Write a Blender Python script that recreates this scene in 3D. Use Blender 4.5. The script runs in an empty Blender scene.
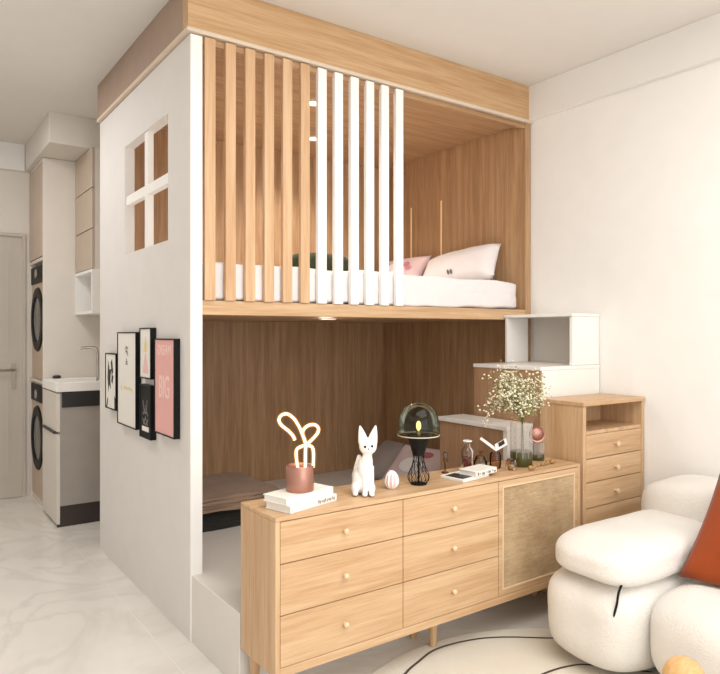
import bpy, bmesh, math, random
from mathutils import Vector, Matrix, noise
random.seed(7)
scn = bpy.context.scene
COL = scn.collection
PI = math.pi

# ------------------------------------------------------------------ materials
def lin(c):
    return tuple(((v/255)/12.92 if v/255 <= .04045 else ((v/255+.055)/1.055)**2.4) for v in c) + (1,)

def newmat(name):
    m = bpy.data.materials.new(name); m.use_nodes = True
    nt = m.node_tree
    return m, nt, nt.nodes['Principled BSDF']

def setin(b, **kw):
    for k, v in kw.items():
        k = k.replace('_', ' ')
        if k in b.inputs: b.inputs[k].default_value = v

def coord(nt, scale=(1, 1, 1)):
    tc = nt.nodes.new('ShaderNodeTexCoord'); mp = nt.nodes.new('ShaderNodeMapping')
    mp.inputs['Scale'].default_value = scale
    nt.links.new(tc.outputs['Object'], mp.inputs['Vector'])
    return mp.outputs['Vector']

def noise_tex(nt, vec, scale, detail=3, rough=.5):
    n = nt.nodes.new('ShaderNodeTexNoise')
    n.inputs['Scale'].default_value = scale; n.inputs['Detail'].default_value = detail
    n.inputs['Roughness'].default_value = rough
    nt.links.new(vec, n.inputs['Vector'])
    return n.outputs['Fac']

def ramp(nt, fac, stops):
    r = nt.nodes.new('ShaderNodeValToRGB'); nt.links.new(fac, r.inputs['Fac'])
    el = r.color_ramp.elements
    while len(el) < len(stops): el.new(.5)
    for e, (p, c) in zip(el, stops): e.position = p; e.color = c
    return r.outputs['Color']

def bump(nt, bsdf, h, strength, dist=.01):
    b = nt.nodes.new('ShaderNodeBump'); b.inputs['Strength'].default_value = strength
    b.inputs['Distance'].default_value = dist
    nt.links.new(h, b.inputs['Height']); nt.links.new(b.outputs['Normal'], bsdf.inputs['Normal'])

def plain(name, rgb, rough=.5, metal=0, var=.03, spec=.5):
    """colour with a faint procedural mottling"""
    m, nt, b = newmat(name)
    setin(b, Roughness=rough, Metallic=metal, Specular_IOR_Level=spec)
    v = coord(nt); f = noise_tex(nt, v, 9, 3)
    c = lin(rgb); d = tuple(x*(1-var*2) for x in c[:3]) + (1,)
    nt.links.new(ramp(nt, f, [(.3, d), (.7, c)]), b.inputs['Base Color'])
    return m

def wood(name, light, dark, grain='z', rough=.42, contrast=1.15):
    m, nt, b = newmat(name)
    s = {'x': (1.1, 26, 26), 'y': (26, 1.1, 26), 'z': (26, 26, 1.1)}[grain]
    s2 = tuple(x*4.5 for x in s)
    f1 = noise_tex(nt, coord(nt, s), 1.0, 5, .6)
    f2 = noise_tex(nt, coord(nt, s2), 1.0, 3, .6)
    mx = nt.nodes.new('ShaderNodeMath'); mx.operation = 'MULTIPLY_ADD'
    nt.links.new(f2, mx.inputs[0]); mx.inputs[1].default_value = .45
    ad = nt.nodes.new('ShaderNodeMath'); ad.operation = 'MULTIPLY'
    nt.links.new(f1, ad.inputs[0]); ad.inputs[1].default_value = .62
    nt.links.new(ad.outputs[0], mx.inputs[2])
    w = .15/contrast
    nt.links.new(ramp(nt, mx.outputs[0], [(.53-w, lin(dark)), (.53+w, lin(light))]), b.inputs['Base Color'])
    setin(b, Roughness=rough, Specular_IOR_Level=.35)
    bump(nt, b, mx.outputs[0], .06, .004)
    return m

def fabric(name, rgb, scale=160, strength=.5, rough=.95, var=.06, dist=.006):
    m, nt, b = newmat(name)
    setin(b, Roughness=rough, Specular_IOR_Level=.15, Sheen_Weight=.15)
    v = coord(nt)
    f = noise_tex(nt, v, scale, 4, .65); g = noise_tex(nt, v, 7, 3)
    c = lin(rgb); d = tuple(x*(1-var*2) for x in c[:3]) + (1,)
    nt.links.new(ramp(nt, g, [(.3, d), (.7, c)]), b.inputs['Base Color'])
    bump(nt, b, f, strength, dist)
    return m

def glass(name, tint, rough=.03, gl=1.0):
    """thin walled glass: tinted see-through plus fresnel reflection"""
    m, nt, b = newmat(name)
    nt.nodes.remove(b)
    out = nt.nodes['Material Output']
    tr = nt.nodes.new('ShaderNodeBsdfTransparent'); tr.inputs['Color'].default_value = tint + (1,)
    gs = nt.nodes.new('ShaderNodeBsdfGlossy'); gs.inputs['Roughness'].default_value = rough
    fr = nt.nodes.new('ShaderNodeFresnel'); fr.inputs['IOR'].default_value = 1.4
    mu = nt.nodes.new('ShaderNodeMath'); mu.operation = 'MULTIPLY'; mu.inputs[1].default_value = gl
    nt.links.new(fr.outputs[0], mu.inputs[0])
    mix = nt.nodes.new('ShaderNodeMixShader')
    nt.links.new(mu.outputs[0], mix.inputs[0]); nt.links.new(tr.outputs[0], mix.inputs[1]); nt.links.new(gs.outputs[0], mix.inputs[2])
    nt.links.new(mix.outputs[0], out.inputs['Surface'])
    return m

def halo(name, rgb, strength, k):  # see-through emissive shell that imitates the haze of light round a tube
    m, nt, b = newmat(name); nt.nodes.remove(b)
    tr = nt.nodes.new('ShaderNodeBsdfTransparent'); em = nt.nodes.new('ShaderNodeEmission')
    em.inputs[0].default_value = lin(rgb); em.inputs[1].default_value = strength
    lw = nt.nodes.new('ShaderNodeLayerWeight'); lw.inputs[0].default_value = .5
    inv = nt.nodes.new('ShaderNodeMath'); inv.operation = 'SUBTRACT'; inv.inputs[0].default_value = 1
    nt.links.new(lw.outputs['Facing'], inv.inputs[1])
    mu = nt.nodes.new('ShaderNodeMath'); mu.operation = 'MULTIPLY'; mu.inputs[1].default_value = k
    nt.links.new(inv.outputs[0], mu.inputs[0])
    mx = nt.nodes.new('ShaderNodeMixShader')
    nt.links.new(mu.outputs[0], mx.inputs[0]); nt.links.new(tr.outputs[0], mx.inputs[1]); nt.links.new(em.outputs[0], mx.inputs[2])
    nt.links.new(mx.outputs[0], nt.nodes['Material Output'].inputs['Surface'])
    return m

def glow(name, rgb, strength):
    m, nt, b = newmat(name)
    setin(b, Emission_Strength=strength); b.inputs['Emission Color'].default_value = lin(rgb)
    b.inputs['Base Color'].default_value = lin(rgb)
    return m

M = {}
OAK_L, OAK_D = (212, 179, 141), (188, 149, 109)
M['oak_x'] = wood('oak_horizontal', OAK_L, OAK_D, 'x')
M['oak_y'] = wood('oak_depth', OAK_L, OAK_D, 'y')
M['oak_z'] = wood('oak_vertical', OAK_L, OAK_D, 'z')
M['slat'] = wood('slat_oak', (219, 184, 146), (199, 157, 116), 'z', contrast=1.2)
M['fascia'] = wood('fascia_oak', (210, 175, 134), (188, 148, 106), 'x', contrast=1.3)
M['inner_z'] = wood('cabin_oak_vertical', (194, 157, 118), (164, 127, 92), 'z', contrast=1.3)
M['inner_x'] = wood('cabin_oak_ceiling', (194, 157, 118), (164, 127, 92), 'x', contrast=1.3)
M['stair_brown'] = wood('stair_side_brown', (184, 147, 115), (162, 124, 93), 'z', contrast=1.3)
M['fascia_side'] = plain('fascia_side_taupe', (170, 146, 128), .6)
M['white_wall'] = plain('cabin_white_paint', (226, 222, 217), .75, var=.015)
M['white_post'] = plain('white_paint', (246, 243, 238), .6, var=.01)
M['trim'] = plain('trim_cream', (222, 204, 182), .6)
M['white_slat'] = plain('white_slat_paint', (250, 248, 245), .5, var=.01)
M['wall'] = plain('wall_paint', (244, 241, 236), .85, var=.012)
M['hall_wall'] = plain('hall_wall_paint', (226, 218, 208), .85, var=.012)
M['ceiling'] = plain('ceiling_paint', (230, 225, 219), .9, var=.01)
M['moulding'] = plain('moulding_paint', (237, 234, 229), .7, var=.01)
M['stair_white'] = plain('stair_white_lacquer', (240, 236, 230), .35, var=.01)
M['stair_shade'] = plain('stair_inner_shade', (205, 198, 190), .6, var=.02)
M['platform'] = plain('platform_white', (226, 221, 214), .5, var=.015)
M['cab_white'] = plain('cabinet_white', (226, 218, 208), .5, var=.015)
M['cab_beige'] = plain('cabinet_beige', (196, 178, 160), .5, var=.03)
M['cab_grey'] = plain('cabinet_side_grey', (168, 160, 152), .5, var=.03)
M['dark'] = plain('dark_grey', (42, 41, 41), .4)
M['kick'] = plain('plinth_brown_black', (58, 48, 44), .35)
M['black'] = plain('black_frame', (9, 8, 8), .5, spec=.25)
M['gap_shade'] = plain('dark_gap_shade', (28, 18, 12), .9, spec=0)
M['washer'] = plain('washer_beige', (196, 172, 150), .35)
M['handle'] = plain('satin_nickel', (170, 160, 148), .4, .6)
M['steel'] = plain('steel', (190, 186, 180), .25, 1)
M['door_paint'] = plain('door_paint', (198, 188, 176), .55, var=.015)
M['knob'] = plain('knob_pale_oak', (228, 200, 164), .4)
M['copper'] = plain('copper', (186, 138, 122), .38, .9, var=.1)
M['rim'] = plain('pale_rim', (206, 196, 172), .3)
M['gold'] = plain('brass', (220, 180, 120), .25, 1)
M['ceramic'] = plain('white_ceramic', (248, 246, 243), .22, var=.01)
M['pink_paper'] = plain('poster_pink', (238, 180, 174), .6)
M['paper'] = plain('poster_white', (238, 234, 226), .6, var=.01)
M['paper_black'] = plain('poster_black', (20, 19, 20), .6, spec=.25)
M['letter_pink'] = plain('letter_pale_pink', (248, 216, 208), .6)
M['ink'] = plain('ink', (40, 38, 38), .6)
M['ink_grey'] = plain('ink_grey', (130, 126, 122), .6)
M['yellow_ink'] = plain('yellow_ink', (228, 206, 150), .6)
M['yellow_pale'] = plain('yellow_pale', (234, 218, 160), .6)
M['pink_ink'] = plain('pink_ink', (240, 198, 194), .6)
M['sheet'] = fabric('white_sheet', (238, 232, 231), 5, .45, var=.015, dist=.03)
M['pillow_white'] = fabric('pillow_white', (248, 242, 240), 60, .12, var=.02)
M['pillow_pink'] = fabric('pillow_pink', (244, 214, 214), 60, .12, var=.03)
M['bolster'] = fabric('bolster_green', (52, 58, 36), 220, .6)
M['boucle'] = fabric('cream_boucle', (240, 235, 227), 130, .8, var=.02, dist=.008)
M['rust'] = fabric('rust_suede', (156, 70, 28), 120, .15, var=.10)
M['rug'] = fabric('cream_rug', (232, 224, 208), 240, .6, var=.02)
M['rugline'] = fabric('rug_line', (74, 62, 48), 240, .4)
M['blanket'] = fabric('brown_blanket', (166, 140, 120), 180, .5, var=.1)
M['blanket_dark'] = fabric('charcoal_blanket', (52, 50, 46), 180, .5)
M['cush_grey'] = fabric('grey_cushion', (186, 176, 170), 160, .4)
M['cush_pink'] = fabric('pale_pink_cushion', (236, 212, 210), 160, .3)
M['cush_rose'] = fabric('rose_patch', (198, 120, 124), 160, .3)
M['stitch_grey'] = fabric('grey_stitch', (120, 112, 120), 160, .3)
M['stitch_rose'] = fabric('rose_stitch', (226, 150, 160), 160, .3)
M['stitch_gold'] = fabric('gold_stitch', (222, 176, 90), 160, .3)
M['dome'] = glass('smoked_glass', (.44, .49, .41), gl=.8)
M['clear'] = glass('clear_glass', (.90, .90, .88), gl=1.3)
M['amber'] = glass('amber_glass', (.80, .62, .46), gl=1.3)
M['washer_glass'] = plain('washer_glass', (70, 68, 66), .1)
M['wine'] = plain('red_liquid', (96, 26, 24), .15)
M['vase_green'] = plain('vase_green', (70, 66, 28), .3)
M['stem'] = plain('stem_green', (104, 104, 62), .7)
M['blossom'] = plain('blossom_cream', (232, 224, 196), .8)
M['leaf'] = plain('leaf_green', (150, 150, 92), .8, var=.15)
M['bead'] = wood('bead_wood', (192, 150, 100), (150, 106, 62), 'z')
M['ball'] = wood('ball_wood', (226, 184, 130), (204, 156, 100), 'x')
M['neon'] = glow('neon_warm', (255, 226, 184), 3.6)
M['halo'] = halo('neon_halo', (255, 170, 92), 1.1, .38)
M['bulb'] = glow('bulb_warm', (255, 220, 140), 5)
M['spot_glow'] = glow('spot_white', (255, 250, 240), 9)
M['led'] = glow('led_white', (255, 236, 212), .6)
M['seam_glow'] = glow('seam_warm_emission', (255, 214, 160), .12)

# marble floor with wide tiles
def floor_mat():
    m, nt, b = newmat('marble_tile')
    v = coord(nt)
    n1 = noise_tex(nt, v, 1.6, 8, .62)
    dist = nt.nodes.new('ShaderNodeTexNoise'); dist.inputs['Scale'].default_value = 1.3; dist.inputs['Detail'].default_value = 7
    dist.inputs['Distortion'].default_value = 1.8
    nt.links.new(v, dist.inputs['Vector'])
    veins = ramp(nt, dist.outputs['Fac'], [(.44, (0, 0, 0, 1)), (.5, (1, 1, 1, 1)), (.56, (0, 0, 0, 1))])
    base = ramp(nt, n1, [(.3, lin((224, 219, 211))), (.7, lin((238, 234, 227)))])
    mix = nt.nodes.new('ShaderNodeMixRGB'); mix.inputs[2].default_value = lin((214, 208, 199))
    mu = nt.nodes.new('ShaderNodeMath'); mu.operation = 'MULTIPLY'; mu.inputs[1].default_value = .55
    nt.links.new(veins, mu.inputs[0]); nt.links.new(mu.outputs[0], mix.inputs[0]); nt.links.new(base, mix.inputs[1])
    br = nt.nodes.new('ShaderNodeTexBrick')
    br.offset = 0; br.inputs['Scale'].default_value = 1
    br.inputs['Mortar Size'].default_value = .0025; br.inputs['Brick Width'].default_value = .92; br.inputs['Row Height'].default_value = 2.9
    tc = nt.nodes.new('ShaderNodeTexCoord'); mp = nt.nodes.new('ShaderNodeMapping')
    mp.inputs['Location'].default_value = (-.895, -.3, 0)
    nt.links.new(tc.outputs['Object'], mp.inputs['Vector']); nt.links.new(mp.outputs[0], br.inputs['Vector'])
    mix2 = nt.nodes.new('ShaderNodeMixRGB'); mix2.inputs[2].default_value = lin((237, 231, 221))
    nt.links.new(br.outputs['Fac'], mix2.inputs[0]); nt.links.new(mix.outputs[0], mix2.inputs[1])
    nt.links.new(mix2.outputs[0], b.inputs['Base Color'])
    setin(b, Roughness=.22, Specular_IOR_Level=.4)
    return m
M['floor'] = floor_mat()

def rattan_mat():
    m, nt, b = newmat('rattan_weave')
    v = coord(nt)
    hs = []
    for d in ('X', 'Z'):
        w = nt.nodes.new('ShaderNodeTexWave'); w.bands_direction = d
        w.inputs['Scale'].default_value = 62; w.inputs['Distortion'].default_value = .8; w.inputs['Detail'].default_value = 1
        nt.links.new(v, w.inputs['Vector']); hs.append(w.outputs['Fac'])
    mul = nt.nodes.new('ShaderNodeMath'); mul.operation = 'MULTIPLY'
    nt.links.new(hs[0], mul.inputs[0]); nt.links.new(hs[1], mul.inputs[1])
    big = noise_tex(nt, v, 5, 5, .6)
    fine = noise_tex(nt, coord(nt, (20, 20, 200)), 1, 3)
    add = nt.nodes.new('ShaderNodeMath'); add.operation = 'MULTIPLY_ADD'
    nt.links.new(mul.outputs[0], add.inputs[0]); add.inputs[1].default_value = .35
    a2 = nt.nodes.new('ShaderNodeMath'); a2.operation = 'MULTIPLY_ADD'
    nt.links.new(big, a2.inputs[0]); a2.inputs[1].default_value = .7
    m3 = nt.nodes.new('ShaderNodeMath'); m3.operation = 'MULTIPLY'; m3.inputs[1].default_value = .3
    nt.links.new(fine, m3.inputs[0]); nt.links.new(m3.outputs[0], a2.inputs[2])
    nt.links.new(a2.outputs[0], add.inputs[2])
    nt.links.new(ramp(nt, add.outputs[0], [(.38, lin((150, 120, 84))), (.80, lin((214, 188, 150)))]), b.inputs['Base Color'])
    setin(b, Roughness=.8)
    bump(nt, b, mul.outputs[0], .4, .003)
    return m
M['rattan'] = rattan_mat()

# ------------------------------------------------------------------ geometry helpers
def BM(): return bmesh.new()

def box(bm, x0, x1, y0, y1, z0, z1):
    vs = [bm.verts.new((x, y, z)) for z in (z0, z1) for y in (y0, y1) for x in (x0, x1)]
    for f in ((0, 2, 3, 1), (4, 5, 7, 6), (0, 1, 5, 4), (2, 6, 7, 3), (0, 4, 6, 2), (1, 3, 7, 5)):
        bm.faces.new([vs[i] for i in f])
    return bm

def lathe(bm, prof, c, seg=32, axis='z'):
    """revolve (r, h) profile about an axis through c"""
    rings = []
    for r, h in prof:
        ring = []
        if r < 1e-6:
            p = {'z': (0, 0, h), 'x': (h, 0, 0), 'y': (0, h, 0)}[axis]
            ring = [bm.verts.new((c[0]+p[0], c[1]+p[1], c[2]+p[2]))]
        else:
            for i in range(seg):
                a = 2*PI*i/seg; u, w = r*math.cos(a), r*math.sin(a)
                p = {'z': (u, w, h), 'x': (h, u, w), 'y': (u, h, -w)}[axis]
                ring.append(bm.verts.new((c[0]+p[0], c[1]+p[1], c[2]+p[2])))
        rings.append(ring)
    for a, b in zip(rings, rings[1:]):
        n = max(len(a), len(b))
        for i in range(n):
            j = (i+1) % n
            if len(a) == 1 and len(b) == 1: continue
            if len(a) == 1: bm.faces.new((a[0], b[j], b[i]))
            elif len(b) == 1: bm.faces.new((a[i], a[j], b[0]))
            else: bm.faces.new((a[i], a[j], b[j], b[i]))
    return bm

def tube(bm, pts, r, seg=8, closed=False):
    pts = [Vector(p) for p in pts]; n = len(pts); rings = []
    rr = r if isinstance(r, (list, tuple)) else [r]*n
    up = Vector((.13, .31, .94)).normalized()
    for i, p in enumerate(pts):
        a = pts[i-1] if i or closed else p; b = pts[(i+1) % n] if i < n-1 or closed else p
        t = (b-a).normalized()
        s = t.cross(up)
        if s.length < 1e-4: s = t.cross(Vector((1, 0, 0)))
        s.normalize(); q = t.cross(s)
        rings.append([bm.verts.new(p+(s*math.cos(2*PI*k/seg)+q*math.sin(2*PI*k/seg))*rr[i]) for k in range(seg)])
    prs = list(zip(rings, rings[1:])) + ([(rings[-1], rings[0])] if closed else [])
    for a, b in prs:
        for k in range(seg):
            j = (k+1) % seg; bm.faces.new((a[k], a[j], b[j], b[k]))
    if not closed:
        bm.faces.new(list(reversed(rings[0]))); bm.faces.new(rings[-1])
    return bm

def spline(pts, n=8, closed=False):
    """Catmull-Rom through the points"""
    P = [Vector(p) for p in pts]; out = []; m = len(P)
    rng = range(m) if closed else range(m-1)
    for i in rng:
        g = (lambda k: P[k % m]) if closed else (lambda k: P[max(0, min(m-1, k))])
        p0, p1, p2, p3 = g(i-1), g(i), g(i+1), g(i+2)
        for k in range(n):
            t = k/n
            out.append(.5*((2*p1)+(p2-p0)*t+(2*p0-5*p1+4*p2-p3)*t*t+(3*p1-p0-3*p2+p3)*t**3))
    if not closed: out.append(P[-1])
    return out

def ellipsoid(bm, c, r, u=20, v=14, rot=None):
    mat = Matrix.Translation(Vector(c)) @ (rot.to_4x4() if rot else Matrix.Identity(4)) @ Matrix.Diagonal((*r, 1))
    bmesh.ops.create_uvsphere(bm, u_segments=u, v_segments=v, radius=1, matrix=mat)
    return bm

def superq(bm, c, half, n=4, div=14, amp=0, freq=6, seed=0, fn=None):
    """rounded cushion block: superellipsoid on a cube grid with soft noise"""
    idx = {}
    def V(p):
        key = tuple(round(q, 5) for q in p)
        if key in idx: return idx[key]
        s = sum(abs(q)**n for q in p)**(-1/n)
        w = Vector([p[i]*s*half[i] for i in range(3)])
        if amp:
            nr = Vector([p[i]*s/half[i] for i in range(3)]).normalized()
            w += nr*amp*noise.noise(Vector(w)*freq+Vector((seed, seed*.7, 3)))
        if fn: w = fn(w)
        idx[key] = bm.verts.new(Vector(c)+w); return idx[key]
    g = [math.tan((-1+2*i/div)*PI/4*.92)/math.tan(PI/4*.92) for i in range(div+1)]
    for ax in range(3):
        for sgn in (-1, 1):
            for i in range(div):
                for j in range(div):
                    q = []
                    for (a, b) in ((i, j), (i+1, j), (i+1, j+1), (i, j+1)):
                        p = [0, 0, 0]; p[ax] = sgn; p[(ax+1) % 3] = g[a]; p[(ax+2) % 3] = g[b]
                        q.append(V(p))
                    if sgn < 0: q.reverse()
                    try: bm.faces.new(q)
                    except ValueError: pass
    return bm

def pillow(bm, c, u, v, thick, n=18, amp=.006, seed=1, pinch=.09):
    """sewn cushion: corners drawn to points, edges pulled in"""
    u, v = Vector(u)/2, Vector(v)/2; nrm = u.cross(v).normalized()
    def pt(a, b, s):
        x = a*(1-pinch*(1-b*b)); y = b*(1-pinch*(1-a*a))
        h = thick/2*(max(0, (1-a*a))*max(0, (1-b*b)))**.42
        p = u*x+v*y
        h += amp*noise.noise(p*9+Vector((seed, 0, s)))*(1 if h > 1e-6 else 0)
        return Vector(c)+p+nrm*h*s
    for s in (1, -1):
        g = [[bm.verts.new(pt(-1+2*i/n, -1+2*j/n, s)) for j in range(n+1)] for i in range(n+1)]
        for i in range(n):
            for j in range(n):
                q = [g[i][j], g[i+1][j], g[i+1][j+1], g[i][j+1]]
                bm.faces.new(q if s > 0 else q[::-1])
    bmesh.ops.remove_doubles(bm, verts=bm.verts, dist=1e-5)
    return bm

def pillow_patch(bm, c, u, v, thick, polys, s=1, pinch=.09, lift=.004):
    """flat motif that follows the cushion's bulge; polys in cushion units -1..1"""
    u, v = Vector(u)/2, Vector(v)/2; nrm = u.cross(v).normalized()
    for poly in polys:
        cx = sum(p[0] for p in poly)/len(poly); cy = sum(p[1] for p in poly)/len(poly)
        def P(a, b):
            h = thick/2*(max(0, (1-a*a))*max(0, (1-b*b)))**.42+lift
            return bm.verts.new(Vector(c)+u*a*(1-pinch*(1-b*b))+v*b*(1-pinch*(1-a*a))+nrm*h*s)
        o = [P(*p) for p in poly]; m = P(cx, cy)
        for i in range(len(o)): bm.faces.new((m, o[i], o[(i+1) % len(o)]))
    return bm

def disc_poly(cx, cy, rx, ry, n=16, a0=0):
    return [(cx+rx*math.cos(a0+2*PI*i/n), cy+ry*math.sin(a0+2*PI*i/n)) for i in range(n)]

def remeshed(bm, voxel, smooth=6):
    """fuse overlapping volumes into one continuous skin"""
    me = bpy.data.meshes.new('tmp'); bm.to_mesh(me); bm.free()
    o = bpy.data.objects.new('tmp', me); COL.objects.link(o)
    r = o.modifiers.new('r', 'REMESH'); r.mode = 'VOXEL'; r.voxel_size = voxel
    s = o.modifiers.new('s', 'SMOOTH'); s.iterations = smooth; s.factor = .5
    dg = bpy.context.evaluated_depsgraph_get(); dg.update()
    m2 = bpy.data.meshes.new_from_object(o.evaluated_get(dg))
    bpy.data.objects.remove(o); bpy.data.meshes.remove(me)
    out = bmesh.new(); out.from_mesh(m2); bpy.data.meshes.remove(m2)
    return out

def text_bm(s, size, place, bold=0.0, extrude=.0008):
    """lettering as mesh; place maps (x, y, z) of the text plane to the world"""
    cu = bpy.data.curves.new('t', 'FONT'); cu.body = s; cu.size = size; cu.align_x = 'CENTER'; cu.align_y = 'CENTER'
    cu.offset = bold; cu.extrude = extrude; cu.resolution_u = 3
    o = bpy.data.objects.new('t', cu); COL.objects.link(o)
    dg = bpy.context.evaluated_depsgraph_get(); dg.update()
    me = bpy.data.meshes.new_from_object(o.evaluated_get(dg))
    bpy.data.objects.remove(o); bpy.data.curves.remove(cu)
    b = bmesh.new(); b.from_mesh(me); bpy.data.meshes.remove(me)
    for v in b.verts: v.co = Vector(place(*v.co))
    return b

WOFF = {}
def obj(name, bm, mat, parent=None, bevel=0, smooth=False, label=None, seg=2, auto=True, loc=None):
    """one mesh object; geometry is given in world space and stored about the thing's base"""
    if parent is not None: off = WOFF[parent.name]
    elif loc is not None: off = Vector(loc)
    else:
        xs = [v.co for v in bm.verts]
        off = Vector(((min(v.x for v in xs)+max(v.x for v in xs))/2, (min(v.y for v in xs)+max(v.y for v in xs))/2, min(v.z for v in xs)))
    bmesh.ops.translate(bm, verts=bm.verts, vec=-off)
    bmesh.ops.recalc_face_normals(bm, faces=bm.faces)
    me = bpy.data.meshes.new(name); bm.to_mesh(me); bm.free()
    mats = mat if isinstance(mat, (list, tuple)) else [mat]
    for m in mats: me.materials.append(m)
    if smooth:
        for p in me.polygons: p.use_smooth = True
    o = bpy.data.objects.new(name, me); COL.objects.link(o)
    if parent is not None: o.parent = parent
    else: o.location = off
    WOFF[o.name] = off
    if bevel:
        b = o.modifiers.new('bevel', 'BEVEL'); b.width = bevel; b.segments = seg; b.limit_method = 'ANGLE'; b.angle_limit = math.radians(40)
    if smooth and auto:
        try: me.set_sharp_from_angle(angle=math.radians(45))
        except Exception: pass
    if label: o['label'] = label
    return o

def thing(name, label, cat, loc, group=None):
    o = bpy.data.objects.new(name, None); COL.objects.link(o); o.empty_display_size = .1
    o.location = loc; WOFF[o.name] = Vector(loc)
    o['label'] = label; o['category'] = cat
    if group: o['group'] = group
    return o

def tag(o, label, cat, group=None):
    o['label'] = label; o['category'] = cat
    if group: o['group'] = group
    return o

def struct(name, bm, mat, label, cat, bevel=0):
    o = obj(name, bm, mat, None, bevel); o['kind'] = 'structure'; o['label'] = label; o['category'] = cat
    return o

def B(*a): return box(BM(), *a)

# ------------------------------------------------------------------ the room
RX, CEIL, ENDY, LX, REAR = 3.171, 2.787, 5.85, -1.3, -2.7
HX = 1.46   # hall's right wall
struct('floor', B(LX-.1, RX+.1, REAR, ENDY+.1, -.1, 0), M['floor'], 'pale marble tiled floor of the room and hall', 'floor')
struct('ceiling', B(LX-.1, RX+.1, REAR, ENDY+.1, CEIL, CEIL+.1), M['ceiling'], 'plain off-white painted ceiling', 'ceiling')
struct('wall_right', B(RX, RX+.1, REAR, 4.25, 0, CEIL), M['wall'], 'cream white wall on the right behind the sofa', 'wall')
struct('wall_left', B(LX-.1, LX, REAR, ENDY+.1, 0, CEIL), M['wall'], 'white wall on the left side of the room', 'wall')
bm = B(LX, .035, ENDY, ENDY+.1, 0, CEIL); box(bm, .855, HX+.1, ENDY, ENDY+.1, 0, CEIL); box(bm, .035, .855, ENDY, ENDY+.1, 2.07, CEIL)
struct('wall_end', bm, M['hall_wall'], 'pale wall at the end of the hall with a door in it', 'wall')
struct('wall_hall', B(HX, HX+.1, 4.25, ENDY, 0, CEIL), M['hall_wall'], 'pale hall wall behind the washing tower and vanity', 'wall')
struct('wall_back', B(HX, RX, 4.19, 4.25, 0, CEIL), M['hall_wall'], 'wall behind the loft cabin', 'wall')
struct('trim_1', B(RX-.035, RX, REAR, 2.69, 2.58, CEIL), M['moulding'], 'flat white moulding along the top of the right wall', 'moulding', .003)
struct('trim_2', B(LX, .86, ENDY-.04, ENDY, 2.577, CEIL), M['moulding'], 'flat white moulding above the hall door', 'moulding', .003)
bm = B(.863, HX, 4.84, ENDY, 2.58, CEIL)
struct('trim_3', bm, M['cab_white'], 'boxed white soffit over the hall cabinets', 'soffit', .003)

# hall door
bm = B(.045, .845, ENDY-.0, ENDY+.04, .005, 2.06)
d = struct('door_1', bm, M['door_paint'], 'beige painted door at the end of the hall', 'door')
bm = BM()
for x0, x1, z0, z1 in ((.135, .755, .15, .95), (.135, .755, 1.12, 1.95)):
    t = .018
    box(bm, x0, x1, ENDY-.004, ENDY+.001, z0, z0+t); box(bm, x0, x1, ENDY-.004, ENDY+.001, z1-t, z1)
    box(bm, x0, x0+t, ENDY-.004, ENDY+.001, z0+t, z1-t); box(bm, x1-t, x1, ENDY-.004, ENDY+.001, z0+t, z1-t)
obj('door_panel_moulding', bm, M['door_paint'], d)
bm = BM(); lathe(bm, [(0, -.012), (.025, -.012), (.025, 0), (0, 0)], (.785, ENDY, 1.01), 20, 'y')
tube(bm, [(.785, ENDY-.005, 1.01), (.785, ENDY-.045, 1.01), (.775, ENDY-.05, 1.01), (.66, ENDY-.05, 1.01)], .009, 10)
box(bm, .77, .80, ENDY-.008, ENDY, .86, 1.06)
obj('door_handle', bm, M['handle'], d, smooth=True)
bm = B(.845, .87, ENDY-.02, ENDY, 0, 2.085); box(bm, .02, .045, ENDY-.02, ENDY, 0, 2.085); box(bm, .045, .845, ENDY-.02, ENDY, 2.06, 2.085)
obj('door_frame', bm, M['door_paint'], d, .002)

# ------------------------------------------------------------------ hall: washing tower, washers, vanity, wall cabinet
TX = .90
t = thing('washing_tower_cabinet', 'tall white cabinet tower in the hall holding two stacked washing machines', 'cabinet', (1.18, 5.56, 0))
bm = B(TX, HX-.005, 5.277, 5.295, 0, 2.578); box(bm, TX, HX-.005, 5.83, 5.845, 0, 2.578)
box(bm, TX, HX-.005, 5.295, 5.83, .925, .945); box(bm, TX, HX-.005, 5.295, 5.83, 1.835, 1.86); box(bm, TX, HX-.005, 5.295, 5.83, 2.56, 2.578)
box(bm, TX+.02, HX-.005, 5.295, 5.83, 0, .045); box(bm, HX-.02, HX-.005, 5.295, 5.83, .045, 2.56)
obj('carcass', bm, M['cab_white'], t, .002)
dd = BM()
n = 10
for i in range(n):
    y0 = 5.298+i*(.53/n); box(dd, TX-.005, TX+.012, y0+.004, y0+.53/n-.002, 1.865, 2.556)
box(dd, TX+.002, TX+.016, 5.298, 5.828, 1.865, 2.556)
obj('door', dd, M['cab_beige'], t, .002, label='fluted beige upper door')
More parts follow.
